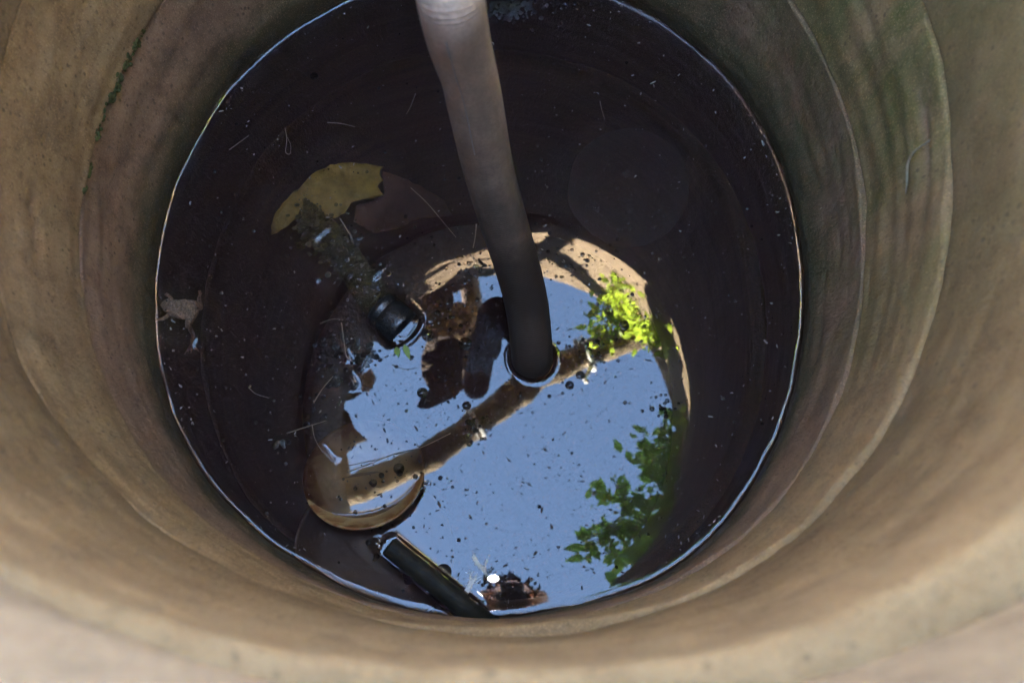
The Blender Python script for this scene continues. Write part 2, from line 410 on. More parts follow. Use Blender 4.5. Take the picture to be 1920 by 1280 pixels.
# ---------------------------------------------------------------- water: flat sheet that climbs a few millimetres wherever it touches something
NW = 560
tw = np.linspace(0, 2 * np.pi, NW, endpoint=False)
rw = rwell(tw) + np.array([.0007 * nz(math.cos(t) * 9, math.sin(t) * 9, 3) + .0009 * max(0, nz(math.cos(t) * 40, math.sin(t) * 40, 5)) + .0045 * fbm((math.cos(t) * 2.1, math.sin(t) * 2.1, 0), 4) for t in tw])
pts = []
offs = [0, .0006, .0012, .0019, .0027, .0036, .0047, .006, .0077, .010, .013, .018]
for d in offs: pts.append(np.c_[(rw - d) * np.cos(tw), (rw - d) * np.sin(tw)])
for d in np.linspace(.03, .41, 26):
    n = max(12, int(2 * np.pi * (.42 - d) / .014)); t = np.linspace(0, 2 * np.pi, n, endpoint=False) + d * 7
    rr = np.interp(t % (2 * np.pi), np.r_[tw, 2 * np.pi], np.r_[rw, rw[0]]) - d; pts.append(np.c_[rr * np.cos(t), rr * np.sin(t)])
cont_np = []
for (c, h0, lam) in CONT:
    P = np.array([(p.x, p.y) for p in c]); Q = []
    L = len(P)
    for i in range(L):
        a, b = P[i], P[(i + 1) % L]; m = max(1, int(np.hypot(*(b - a)) / .0012))
        for k in range(m): Q.append(a + (b - a) * k / m)
    Q = np.array(Q); cont_np.append((Q, h0, lam))
    area = .5 * np.sum(Q[:, 0] * np.roll(Q[:, 1], -1) - Q[:, 1] * np.roll(Q[:, 0], -1))
    tg = np.roll(Q, -1, 0) - np.roll(Q, 1, 0); tg /= np.maximum(np.hypot(tg[:, 0], tg[:, 1])[:, None], 1e-9)
    nr = np.c_[tg[:, 1], -tg[:, 0]] * (1 if area > 0 else -1)
    for d in (0, .0006, .0012, .0019, .0028, .004, .0056, .0076, .0100, .0118, .016):
        pts.append((Q + nr * d)[::(1 if d < .003 else 2)])
pts = np.concatenate(pts)
rr = np.hypot(pts[:, 0], pts[:, 1]); lim = np.interp(np.arctan2(pts[:, 1], pts[:, 0]) % (2 * np.pi), np.r_[tw, 2 * np.pi], np.r_[rw, rw[0]])
pts = pts[rr <= lim + 1e-7]
key = np.round(pts / .00035).astype(int); _, ui = np.unique(key, axis=0, return_index=True); pts = pts[np.sort(ui)]
res = geometry.delaunay_2d_cdt([Vector((p[0] * 100, p[1] * 100)) for p in pts], [], [], 0, 1e-5)
W2 = np.array([(v.x, v.y) for v in res[0]]) / 100
rr = np.hypot(W2[:, 0], W2[:, 1]); ang = np.arctan2(W2[:, 1], W2[:, 0]) % (2 * np.pi)
lim = np.interp(ang, np.r_[tw, 2 * np.pi], np.r_[rw, rw[0]])
h = .0029 * (1 + .35 * np.array([nz(math.cos(a) * 11, math.sin(a) * 11, 8) for a in ang])) * np.exp(-np.maximum(lim - rr, 0) / .0030) * np.clip(1 - (np.maximum(lim - rr, 0) / .0130) ** 2, 0, 1) ** 2
for (Q, h0, lam) in cont_np:
    c = Q.mean(0); R = np.abs(Q - c).max() + .03
    near = np.where((np.abs(W2[:, 0] - c[0]) < R) & (np.abs(W2[:, 1] - c[1]) < R))[0]
    if not len(near): continue
    S = W2[near]; d = np.sqrt(((S[:, None, :] - Q[None]) ** 2).sum(2).min(1))
    x, y = S[:, 0], S[:, 1]; ins = np.zeros(len(S), bool); j = len(Q) - 1
    for i in range(len(Q)):
        xi, yi = Q[i]; xj, yj = Q[j]
        ins ^= ((yi > y) != (yj > y)) & (x < (xj - xi) * (y - yi) / (yj - yi + 1e-12) + xi); j = i
    d[ins] = 0
    h[near] = np.maximum(h[near], h0 * np.exp(-d / lam) * np.clip(1 - (d / .0100) ** 2, 0, 1) ** 2)
faces = [tuple(f) for f in res[2]]
verts = [(a[0], a[1], b) for a, b in zip(W2, h)]
shallow = .42 * np.exp(-np.maximum(lim - rr, 0) / .012)
def soft(px, py, r, edge, k):                   # the water is thin, so clear, over things that lie just under it
    c = at(px, py, 0); d = np.hypot(W2[:, 0] - c.x, W2[:, 1] - c.y)
    return k * np.clip((r + edge - d) / edge, 0, 1)
for a in ((683, 893, .062, .014, .55), (680, 1040, .07, .05, .32), (640, 345, .045, .03, .9), (560, 385, .03, .03, .85), (690, 335, .03, .03, .7), (620, 440, .03, .03, .8), (670, 500, .03, .03, .8), (730, 570, .03, .03, .6), (340, 592, .036, .02, 1.0), (1178, 352, .082, .03, .42), (770, 385, .05, .03, .06)):
    shallow = np.maximum(shallow, soft(*a))
me = bpy.data.meshes.new('water'); me.from_pydata(verts, [], faces); me.update()
me.materials.append(WATER); me.polygons.foreach_set('use_smooth', [True] * len(faces))
me.attributes.new('shallow', 'FLOAT', 'POINT').data.foreach_set('value', shallow)
if me.polygons[0].normal.z < 0: me.flip_normals()
water = tag(link('water', me), 'still dark water mirroring the sky at the bottom of the well', 'water', kind='structure')

# ---------------------------------------------------------------- hose
g = NT('hose_rubber'); uv = g.n('ShaderNodeTexCoord').outputs['UV']; p = g.pos()
wv = g.n('ShaderNodeTexWave', wave_type='BANDS', bands_direction='Y'); wv.inputs['Scale'].default_value = 1; g.l(g.scaled(uv, (0, 95, 0)), wv.inputs['Vector'])
n1 = g.noise(p, 26, 5, .6); n2 = g.noise(p, 300, 3, .6)
c = g.ramp(n1, ((.3, (.19, .132, .095)), (.7, (.265, .188, .136))))
c = g.mix(g.ramp(n2, ((.35, .35), (.6, 0))), c, (.072, .047, .032))
c = g.mix(g.ramp(g.noise(g.scaled(p, (30, 30, 5)), 2, 5, .7), ((.45, 0), (.7, .5))), c, (.095, .068, .048))
low_shade = g.mapr(g.math('ADD', g.xyz(p)[2], g.math('MULTIPLY', g.math('SUBTRACT', n1, .5), .16)), .13, .52, .93, 0)   # shade deepening towards the water, painted into the hose colour
c = g.mix(low_shade, c, (.018, .011, .008))
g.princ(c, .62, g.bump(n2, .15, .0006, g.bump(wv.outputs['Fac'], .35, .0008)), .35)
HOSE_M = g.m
n = 28; V = []; Fs = []; uvs = []; Lc = 0; ref = Vector((1, 0, 0)); seam = []
for i, q in enumerate(HP):
    t = (HP[min(i + 1, len(HP) - 1)] - HP[max(i - 1, 0)]).normalized()
    ref = (ref - t * ref.dot(t)).normalized(); b = t.cross(ref)
    if i: Lc += (q - HP[i - 1]).length
    kink = math.exp(-((q - far(868, 150, 1.03)).length / .035) ** 2)
    for k in range(n + 1):
        a = 2 * math.pi * k / n
        r = HOSE_R * (1 + .012 * nz(Lc * 14, math.cos(a), math.sin(a)) - .07 * kink * max(0, -math.cos(a)))
        V.append(q + ref * (r * math.cos(a)) + b * (r * math.sin(a))); uvs.append((k / n, Lc))
    v = CAM - q; v = (v - t * v.dot(t)).normalized(); s_ = v.cross(t)
    seam.append(q + (v * .93 + s_ * .37).normalized() * (HOSE_R * 1.004))
for i in range(len(HP) - 1):
    for k in range(n): Fs.append((i * (n + 1) + k, i * (n + 1) + k + 1, (i + 1) * (n + 1) + k + 1, (i + 1) * (n + 1) + k))
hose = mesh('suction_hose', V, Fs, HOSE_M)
ul = hose.data.uv_layers.new(name='UVMap')
for lp in hose.data.loops: ul.data[lp.index].uv = uvs[lp.vertex_index]
if hose.data.polygons[40].normal.dot(hose.data.polygons[40].center - HP[1]) < 0: hose.data.flip_normals()
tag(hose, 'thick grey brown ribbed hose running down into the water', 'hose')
ia = min(range(len(HP)), key=lambda i: (HP[i] - far(845, 0, .893)).length)
SEAM_M = simple('hose_seam', (.11, .10, .095), (.18, .17, .165), 400, .5, .1)
MB().tube(seam[ia - 34:ia - 2], .00055, 6).build('seam_line', SEAM_M, hose)

# ---------------------------------------------------------------- log across the rim, with its ties
BARK = simple('log_bark', (.12, .090, .052), (.27, .205, .12), 30, .85, .8, .004, .2, True, (1, 1, 1))
lp = [up(x, y, RIM + .036) for x, y in ((655, 922), (720, 893), (800, 858), (890, 795), (1000, 715), (1090, 668), (1190, 630), (1245, 605))]
d0 = (lp[0] - lp[2]).normalized(); d1 = (lp[-1] - lp[-3]).normalized()
lp = [lp[0] + d0 * .28, lp[0] + d0 * .1] + lp + [lp[-1] + d1 * .1, lp[-1] + d1 * .3]
LP = [Vector(q) for q in spline(lp, 10)]
nl = len(LP); lr = [.038 - .006 * i / nl + .0035 * nz(i * .17, 3) for i in range(nl)]
log = empty('log', (LP[nl // 2].x, LP[nl // 2].y, RIM)); off = log.location
MB().tube([q - off for q in LP], lr, 20, jit=.22).build('trunk', BARK, log)
stub = up(1095, 668, RIM + .045)
MB().tube([q - off for q in (stub, up(1084, 650, RIM + .06), up(1078, 636, RIM + .07))], (.012, .009, .005), 9, jit=.5, seed=4).build('branch_stub', BARK, log)
st2 = up(880, 800, RIM + .045)
MB().tube([q - off for q in (st2, up(872, 778, RIM + .07))], (.009, .006), 8, jit=.4, seed=9).build('branch_stub', BARK, log)
tag(log, 'crooked brown log lying across the top of the well', 'log')
STRING = simple('string', (.55, .52, .45), (.8, .78, .70), 300, .9, .5)
def tie(i, turns, r, name, label, tail):
    t = (LP[i + 1] - LP[i - 1]).normalized(); a = t.orthogonal().normalized(); b = t.cross(a); P = []
    for k in range(turns * 16 + 1):
        ang_ = 2 * math.pi * k / 16; P.append(LP[i] + t * (.006 * nz(k * .4, i) + .0025 * k / 16) + (a * math.cos(ang_) + b * math.sin(ang_)) * (lr[i] * 1.10 + r))
    for v in tail: P.append(Vector(v))
    o = MB().tube(P, r, 6, jit=.3).build(name, STRING); return tag(o, label, 'string')
iw = min(range(nl), key=lambda i: (LP[i] - up(1103, 668, RIM + .036)).length)
tie(iw, 2, .0062, 'white_rag', 'white strip of rag tied round the right part of the log', [up(1108, 690, RIM + .0), up(1095, 708, RIM - .015), up(1100, 716, RIM - .03)])
iw = min(range(nl), key=lambda i: (LP[i] - up(888, 797, RIM + .036)).length)
tie(iw, 3, .0026, 'string_knot', 'pale string knotted round the middle of the log', [up(895, 815, RIM - .005), up(902, 822, RIM - .02)])

# ---------------------------------------------------------------- leaves
def leaf_mesh(name, L, Wd, fold=.25, curl=.2, mat=None, seg=5):
    V = []; Fs = []
    prof = [math.sin(math.pi * min(1, (i / seg) ** .8)) * (1 - .25 * i / seg) for i in range(seg + 1)]
    for i in range(seg + 1):
        x = L * i / seg; w = max(.0004, Wd / 2 * prof[i]); z = -curl * L * (i / seg) ** 2
        V += [(x, -w, z + fold * w), (x, 0, z), (x, w, z + fold * w)]
    for i in range(seg):
        a = i * 3; Fs += [(a, a + 3, a + 4, a + 1), (a + 1, a + 4, a + 5, a + 2)]
    me = bpy.data.meshes.new(name); me.from_pydata(V, [], Fs); me.update(); me.polygons.foreach_set('use_smooth', [True] * len(Fs))
    me.materials.append(mat); return me
def leaf_mat(name, c1, c2, trans):
    g = NT(name); v = g.n('ShaderNodeTexCoord').outputs['Object']; inf = g.n('ShaderNodeObjectInfo').outputs['Random']
    c = g.mix(inf, c1, c2); c = g.mix(g.ramp(g.noise(v, 90, 4), ((.4, 0), (.7, .4))), c, tuple(q * 1.5 for q in c2))
    d = g.n('ShaderNodeBsdfPrincipled'); g.l(c, d.inputs['Base Color']); d.inputs['Roughness'].default_value = .5; d.inputs['Specular IOR Level'].default_value = .3
    tl = g.n('ShaderNodeBsdfTranslucent'); c2_ = g.mix(.5, c, tuple(q * 1.6 for q in c2)); g.l(c2_, tl.inputs[0])
    mx = g.n('ShaderNodeMixShader'); mx.inputs[0].default_value = trans; g.l(d.outputs[0], mx.inputs[1]); g.l(tl.outputs[0], mx.inputs[2])
    g.l(mx.outputs[0], g.out.inputs[0]); return g.m
LEAF_Y = leaf_mat('leaf_bright', (.17, .27, .022), (.30, .39, .035), .5)
LEAF_G = leaf_mat('leaf_green', (.09, .15, .022), (.22, .31, .045), .55)
STEM_M = simple('green_stem', (.06, .09, .025), (.11, .13, .05), 80, .7, .3)
def hang(px, py, hmax, lim=.405):               # highest point at or below hmax on the mirrored sight line that is still inside the rim
    h = hmax
    while h > .9:
        p = up(px, py, h)
        if h > RIM + .03 or math.hypot(p.x - .036, p.y + .026) < lim: return p
        h -= .01
    return p
def plant(name, root, tips, nleaf, meshes, label, stem_r, spread, seed, extra):
    rnd = random.Random(seed); P = empty(name, root); root = Vector(root); paths = []
    for tip in tips:
        m = (root + tip) / 2 + Vector((rnd.uniform(-.03, .03), rnd.uniform(-.03, .03), rnd.uniform(.02, .10)))
        pth = [Vector(q) for q in spline([root + Vector((rnd.uniform(-.02, .02), rnd.uniform(-.02, .02), 0)), m, tip], 8)]
        paths.append(pth); MB().tube([q - root for q in pth], [stem_r * 1.2 * (1 - .75 * k / len(pth)) for k in range(len(pth))], 6).build('stem', STEM_M, P)
    for k in range(nleaf):
        pth = paths[k % len(paths)]; f = rnd.uniform(.25, 1.0) ** .7 * (len(pth) - 1); i = int(min(f, len(pth) - 2)); q = pth[i].lerp(pth[i + 1], f - i)
        o = link('leaf', rnd.choice(meshes), None, P)
        o.location = q - root + Vector((rnd.gauss(0, spread), rnd.gauss(0, spread), rnd.gauss(0, spread * .8)))
        o.rotation_euler = (rnd.uniform(-.7, .7), rnd.uniform(-.5, .9), rnd.uniform(0, 6.28)); s = rnd.uniform(.6, 1.25); o.scale = (s, s, s)
    mb = MB(); src = meshes[-1]; sv = [v.co.copy() for v in src.vertices]; sf = [tuple(p_.vertices) for p_ in src.polygons]
    for k in range(extra):                      # the leaves too small to tell apart
        pth = paths[k % len(paths)]; f = rnd.uniform(.3, 1.0) * (len(pth) - 1); i = int(min(f, len(pth) - 2)); q = pth[i].lerp(pth[i + 1], f - i) - root
        q = q + Vector((rnd.gauss(0, spread), rnd.gauss(0, spread), rnd.gauss(0, spread)))
        R_ = Matrix.Rotation(rnd.uniform(0, 6.28), 3, 'Z') @ Matrix.Rotation(rnd.uniform(-.7, .9), 3, 'Y') @ Matrix.Rotation(rnd.uniform(-.8, .8), 3, 'X'); sc_ = rnd.uniform(.35, .8)
        mb.add([R_ @ (v * sc_) + q for v in sv], sf)
    tag(mb.build('small_leaves', src.materials[0], P), kind='stuff')
    return tag(P, label, 'plant')
LM_Y = [leaf_mesh('leaf_small', .033, .019, .3, c, LEAF_Y) for c in (.1, .3, .5)] + [leaf_mesh('leaf_tiny', .024, .014, .2, .2, LEAF_Y)]
LM_G = [leaf_mesh('leaf_oval', .044, .025, .3, c, LEAF_G) for c in (.1, .25, .45)] + [leaf_mesh('leaf_oval_small', .034, .019, .2, .2, LEAF_G)]
tipsA = [hang(x, y, min(h - .13, 1.40)) for x, y, h in ((1108, 592, 1.50), (1128, 606, 1.47), (1145, 545, 1.56), (1165, 575, 1.52), (1150, 605, 1.50), (1185, 600, 1.53), (1205, 560, 1.58), (1215, 615, 1.5), (1195, 575, 1.5), (1225, 600, 1.5), (1250, 625, 1.5), (1160, 530, 1.6), (1240, 590, 1.55), (1145, 522, 1.55), (1180, 545, 1.5), (1262, 640, 1.5), (1120, 575, 1.5), (1255, 655, 1.45))]
plant('rim_plant', (.375, .285, RIM + .008), tipsA, 300, LM_Y, 'bright yellow green sunlit plant hanging over the rim by the log end', .0022, .016, 3, 700)
tipsB = [hang(x, y, min(h - .1, 1.48)) for x, y, h in ((1075, 1025, 1.62), (1095, 1045, 1.6), (1110, 925, 1.58), (1130, 985, 1.6), (1140, 1060, 1.6), (1150, 905, 1.55), (1175, 860, 1.55), (1180, 930, 1.58), (1180, 1010, 1.6), (1205, 800, 1.52), (1190, 1075, 1.62), (1225, 880, 1.5), (1215, 960, 1.55), (1210, 1040, 1.55), (1240, 790, 1.5), (1255, 930, 1.5), (1245, 840, 1.55), (1265, 860, 1.48), (1280, 790, 1.5), (1295, 770, 1.45), (1290, 830, 1.45), (1280, 880, 1.45), (1270, 940, 1.45), (1300, 800, 1.4), (1250, 980, 1.5), (1240, 1030, 1.5), (1105, 1015, 1.6), (1265, 780, 1.5), (1230, 1000, 1.55))]
plant('rim_plant', (.462, -.16, RIM + .012), tipsB, 300, LM_G, 'dark green leafy shrub leaning over the right rim of the well', .003, .014, 5, 1000)

def sheet(name, outline, zf, mat, thick=.0015, sub=3, wob=.006, seed=0):      # a leaf or film cut to an outline, curled, with thickness
    out2 = []
    for i, a in enumerate(outline):             # ragged edge
        b = outline[(i + 1) % len(outline)]; m = max(1, int((b - a).length / .005))
        for k in range(m):
            q = a.lerp(b, k / m); out2.append(q + Vector((nz(q.x * 160, q.y * 160, seed), nz(q.x * 160, q.y * 160, seed + 7), 0)) * .0022)
    outline = out2
    bm = bmesh.new(); vs_ = [bm.verts.new(p) for p in outline]; f = bm.faces.new(vs_)
    bmesh.ops.triangulate(bm, faces=[f])
    for _ in range(sub): bmesh.ops.subdivide_edges(bm, edges=[e for e in bm.edges if e.calc_length() > .008], cuts=1, use_grid_fill=False); bmesh.ops.triangulate(bm, faces=[q for q in bm.faces if len(q.verts) > 3])
    c = sum((v.co for v in bm.verts), Vector()) / len(bm.verts)
    for v in bm.verts: v.co.z += wob * fbm((v.co.x * 22 + seed, v.co.y * 22, seed), 3) * 1.4 + zf(v.co - c)
    bmesh.ops.recalc_face_normals(bm, faces=bm.faces)
    me = bpy.data.meshes.new(name); bm.to_mesh(me); bm.free(); me.polygons.foreach_set('use_smooth', [True] * len(me.polygons))
    o = link(name, me, mat); md = o.modifiers.new('thickness', 'SOLIDIFY'); md.thickness = thick; return o
DRY = simple('dry_leaf', (.085, .05, .028), (.20, .125, .07), 26, .8, .6, .003, .25, False)
DRY2 = simple('dry_leaf_pale', (.15, .09, .045), (.30, .20, .11), 26, .8, .6, .003, .25, False)
DRY3 = simple('dry_leaf_dark', (.035, .024, .018), (.085, .055, .035), 26, .75, .6, .003, .25, False)
def dry(outline, h, curl, mat, label, seed):
    o = sheet('dry_leaf', [up(x, y, h) for x, y in outline], lambda q: curl * (q.x * q.x - q.y * q.y) * 6 + q.x * .15, mat, .0016, 3, .012, seed)
    return tag(o, label, 'leaf', 'dry leaves caught on the rim')
dry([(772, 566), (798, 532), (822, 520), (848, 508), (884, 510), (876, 534), (848, 548), (851, 566), (838, 598), (806, 612), (790, 596), (776, 582)], 1.47, 1.2, DRY3, 'curled dark dead leaf left of the hose bend, nearest the far rim', 1)
dry([(800, 622), (826, 580), (858, 556), (884, 566), (889, 592), (874, 634), (846, 662), (812, 664)], 1.45, -1.4, DRY2, 'crumpled light brown dead leaf between the hose bend and the black pole end', 2)
dry([(790, 668), (806, 640), (850, 636), (884, 652), (874, 716), (856, 742), (826, 762), (806, 774), (784, 766), (792, 742), (806, 732), (792, 704)], 1.42, 1.0, DRY3, 'long dark dead leaf beside the hose, pointing at the log', 3)
dry([(560, 690), (598, 612), (640, 622), (672, 652), (700, 700), (690, 726), (662, 752), (612, 762), (570, 740)], 1.46, .9, DRY, 'brown dead leaf with ragged tip over the left rim', 4)
dry([(572, 768), (630, 752), (654, 774), (664, 802), (692, 828), (668, 832), (650, 848), (600, 856)], 1.47, -1.0, DRY3, 'dark dead leaf with a pointed tip over the left rim', 5)
dry([(552, 856), (600, 836), (648, 842), (654, 880), (662, 922), (600, 940), (560, 910)], 1.46, .8, DRY, 'wide brown dead leaf over the left rim by the end of the log', 6)

# ---------------------------------------------------------------- things in the water
YEL = simple('yellow_leaf', (.10, .072, .014), (.27, .21, .05), 40, .5, .6, .002, .3, False)
yo = [(506, 437), (511, 407), (530, 382), (562, 352), (585, 327), (620, 310), (650, 304), (692, 305), (719, 313), (711, 325), (717, 338), (708, 349), (720, 366), (700, 371), (660, 381), (645, 400), (610, 413), (585, 404), (565, 392), (550, 412), (522, 434)]
tag(sheet('sunken_leaf', [at(x, y, -.035) for x, y in yo], lambda q: -2.0 * q.y * q.y, YEL, .0014, 3, .004, 11), 'large yellow leaf under the water beside the mossy pole', 'leaf')
PURP = simple('sunken_dark_leaf', (.045, .026, .021), (.09, .052, .040), 25, .7, .5, .002, .3, False)
tag(sheet('sunken_leaf', [at(x, y, -.06) for x, y in ((716, 320), (770, 340), (830, 372), (850, 402), (790, 410), (742, 430), (700, 440), (664, 415), (668, 385), (705, 372), (722, 362))], lambda q: -1.0 * q.x * q.x, PURP, .0014, 3, .004, 12), 'dark reddish leaf sunk right of the yellow leaf', 'leaf')

MOSSY = simple('mossy_wood', (.022, .026, .006), (.085, .08, .02), 70, .45, .9, .004, .6, False)
BLK = simple('black_rubber', (.004, .004, .004), (.010, .010, .010), 240, .30, .35, .0006, .6, False)
pole = empty('mossy_pole', at(650, 490, -.02)); off = pole.location
ax = [POLE_A.lerp(POLE_B, k / 40) - off for k in range(41)]
MB().tube(ax, [.0195 + .002 * nz(k * .5, 2) for k in range(41)], 22, jit=.30, seed=3).build('shaft', MOSSY, pole)
md_ = (CAP_B - CAP_A).normalized()
capP = [CAP_A - md_ * .004, CAP_A - md_ * .003, CAP_A + md_ * .006, CAP_A + md_ * .008, CAP_A + md_ * .011, CAP_A + md_ * .013] + [CAP_A.lerp(CAP_B, f) for f in (.45, .6, .75, .88, .96, 1.0)]
MB().tube([q - off for q in capP], [CAP_R * .82, CAP_R * .98, CAP_R, CAP_R * .9, CAP_R * .9, CAP_R, CAP_R, CAP_R, CAP_R, CAP_R * .99, CAP_R * .96, CAP_R * .9], 36).build('rubber_end', BLK, pole)
mm = MB(); rnd = random.Random(2)
for k in range(420):
    f = rnd.random() ** .8; a = rnd.uniform(-1.3, 1.3); q = ax[int(f * 40)]
    d = (Vector((0, 0, 1)) * math.cos(a) + pside * math.sin(a)).normalized()
    mm.ball(q + d * .0205, rnd.uniform(.0008, .0028), 6, (1, 1, .8))
for k in range(160):
    q = at(rnd.gauss(590, 20), rnd.gauss(436, 22), -.014 + rnd.gauss(0, .004)) - off; mm.ball(q, rnd.uniform(.0012, .0038), 6, (1.4, 1, .7))
for k in range(260):
    f = rnd.random(); a = rnd.uniform(-1.5, 1.5); q = ax[int(f * 40)]; d = (Vector((0, 0, 1)) * math.cos(a) + pside * math.sin(a)).normalized(); t_ = Vector((rnd.gauss(0, 1), rnd.gauss(0, 1), rnd.gauss(.3, .5))) * .004
    mm.tube([q + d * .019, q + d * .022 + t_ * .5, q + d * .024 + t_], (.0006, .0004, .0002), 4)
tag(mm.build('moss', MOSSY, pole), kind='stuff')
tag(pole, 'mossy pole with a black rubber end floating left of the hose', 'pole')

CREAM = NT('enamel_stained'); g = CREAM; p = g.pos(); ob = g.n('ShaderNodeTexCoord').outputs['Object']
r_ = g.math('SQRT', g.math('ADD', g.math('POWER', g.xyz(ob)[0], 2.0), g.math('POWER', g.xyz(ob)[1], 2.0)))
n1 = g.noise(ob, 45, 6, .65, .5)
rim_st = g.math('MULTIPLY', g.mapr(r_, .045, .071), g.ramp(n1, ((.34, 0), (.55, 1))))
c = g.mix(rim_st, g.ramp(n1, ((.3, (.15, .10, .04)), (.7, (.30, .235, .125)))), (.09, .035, .008))
g.princ(c, .5, g.bump(n1, .35, .002), .3)
bowl = empty('enamel_bowl', BOWL_C); 
prof = [(0, -.027), (.03, -.026), (.05, -.020), (.064, -.008), (.0735, .0), (.0765, .0022), (.077, .0045), (.0745, .0055), (.0715, .0038), (.068, .001), (.060, -.0045), (.048, -.0125), (.03, -.0195), (0, -.021)]
bo = MB().lathe(prof, 72).build('bowl_shell', CREAM.m, bowl); bowl.matrix_world = Matrix.Translation(BOWL_C) @ BOWL_M
sp = bo.modifiers.new('sub', 'SUBSURF'); sp.levels = 1; sp.render_levels = 1
tag(bowl, 'stained cream bowl tilted in the water, its lip just above the surface', 'bowl')

BROWN = simple('brown_plastic', (.07, .05, .034), (.13, .095, .066), 30, .5, .2, .001, .4, False)
pan = empty('sunken_pan', at(704, 1035, -.05))
MB().lathe([(0, -.02), (.07, -.02), (.088, -.012), (.0975, .012), (.1005, .0145), (.100, .017), (.096, .0155), (.086, -.009), (.069, -.016), (0, -.0165)], 64).build('pan_shell', BROWN, pan)
tag(pan, 'round brown pan sunk below the cream bowl', 'pan')
PIPEM = simple('dark_plastic_pipe', (.005, .0044, .003), (.014, .012, .008), 60, .62, .3, .001, .12, False)
pipe = empty('plastic_pipe', PIPE_A - Vector((0, 0, .009))); off = pipe.location
MB().tube([PIPE_A + pd * (q) - Vector((0, 0, .0075)) - off for q in (0, .0015, .004, .03, .07, .11, .16)], [.0135, .0158, .0165, .0165, .0165, .0165, .0165], 32).build('tube', PIPEM, pipe)
tag(pipe, 'dark plastic pipe floating against the near wall below the bowl', 'pipe')

g = NT('clear_plastic'); p = g.pos(); n1 = g.noise(p, 30, 5, .7, 1.0)
d = g.n('ShaderNodeBsdfPrincipled'); g.l(g.ramp(n1, ((.3, (.20, .20, .24)), (.62, (.22, .24, .26)), (.72, (.10, .62, .48)))), d.inputs['Base Color']); d.inputs['Roughness'].default_value = .3
tr = g.n('ShaderNodeBsdfTransparent'); mx = g.n('ShaderNodeMixShader'); g.l(g.ramp(n1, ((.4, .025), (.62, .06), (.75, .45))), mx.inputs[0]); g.l(tr.outputs[0], mx.inputs[1]); g.l(d.outputs[0], mx.inputs[2]); g.l(mx.outputs[0], g.out.inputs[0])
lid = empty('clear_plastic_saucer', at(1178, 352, -.05))
prof = [(0, -.03), (.03, -.03), (.045, -.026), (.05, -.012), (.066, -.004), (.078, .0), (.0815, .0015), (.080, .003), (.066, -.002), (.048, -.010), (.043, -.024), (.03, -.028), (0, -.028)]
lo = MB().lathe(prof, 96).build('saucer_shell', g.m, lid)
for v in lo.data.vertices: v.co += Vector((fbm((v.co.x * 30, v.co.y * 30, 1)), fbm((v.co.x * 30, v.co.y * 30, 5)), fbm((v.co.x * 20, v.co.y * 20, 9)))) * .0022
lid.rotation_euler = (.12, -.1, 0)
tag(lid, 'clear plastic saucer with teal stains sunk right of the hose', 'saucer')

# two small green leaves, straws and twigs afloat
for q, (x, y, rot, lab) in enumerate(((762, 654, -1.2, 'small green leaflet afloat below the black pole end, the larger of two'), (747, 658, -1.35, 'tiny green leaflet afloat below the black pole end, the smaller of two'))):
    o = link('floating_leaf', leaf_mesh('leaflet', (.020, .014)[q], .009, .1, .05, LEAF_G)); o.location = at(x - 4, y - 8, .0012); o.rotation_euler = (0, 0, rot); tag(o, lab, 'leaf')
STRAW = simple('straw', (.07, .05, .028), (.14, .105, .065), 200, .7, .2)
def straw(pp, r, name, label, cat='straw', group='straws and twigs afloat'):
    P = spline([at(x, y, .0012 + (pp[i][2] if len(pp[i]) > 2 else 0)) for i, (x, y, *_) in enumerate(pp)], 8)
    off = Vector(P[0]); o = MB().tube([Vector(q) - off for q in P], [r * (1 - .5 * k / len(P)) for k in range(len(P))], 6, jit=.3).build(name, STRAW)
    o.location = off; return tag(o, label, cat, group)
straw([(430, 281), (448, 268), (467, 254)], .0007, 'straw', 'short pale straw afloat above and left of the yellow leaf')
straw([(614, 230), (640, 232), (666, 238)], .0008, 'straw', 'short curved straw afloat above the yellow leaf')
straw([(779, 176), (770, 200), (762, 214)], .0006, 'straw', 'thin straw afloat left of the hose kink')
straw([(893, 420), (891, 445), (887, 465)], .0009, 'straw', 'short twig standing beside the hose where the bright rim reflects')
straw([(638, 410), (655, 438), (664, 458)], .0008, 'straw', 'brown twig at the upper end of the mossy pole')
straw([(770, 352), (800, 380), (830, 415), (855, 445)], .0006, 'straw', 'long thin rootlet trailing over the dark sunken leaf')
straw([(650, 885), (690, 870), (740, 850), (790, 838), (845, 812)], .0008, 'straw', 'long straw crossing the bright water above the bowl')
straw([(655, 872), (700, 862), (760, 846)], .0005, 'straw', 'fine straw beside the long one above the bowl')
straw([(538, 812), (575, 800), (612, 788)], .0008, 'straw', 'straw afloat left of the pointed leaf reflection')
straw([(588, 755), (605, 728), (625, 705)], .0008, 'straw', 'dark twig afloat among bubbles left of the bright water', )
straw([(640, 605), (645, 640), (650, 668), (664, 680)], .0009, 'straw', 'bent brown twig among the bubbles below the mossy pole')
straw([(600, 606), (625, 598), (642, 600)], .0006, 'straw', 'thin straw curving through bubbles left of the black pole end')
straw([(585, 795), (590, 820), (600, 840), (605, 848)], .0006, 'straw', 'thin rootlet above the left edge of the bowl')
straw([(466, 726), (480, 738), (505, 746)], .0006, 'straw', 'short straw afloat in the dark water far left of the bowl')
straw([(1125, 190), (1128, 205), (1134, 225)], .0005, 'straw', 'hair thin straw afloat right of the hose')
straw([(735, 683), (760, 692), (785, 688)], .0004, 'straw', 'hair thin dark fibre afloat on the bright water below the black pole end')
straw([(535, 240), (538, 262), (536, 285), (544, 288), (545, 272), (539, 258)], .0007, 'thread_loop', 'pale loop of thread afloat above the tip of the yellow leaf', 'thread', None)

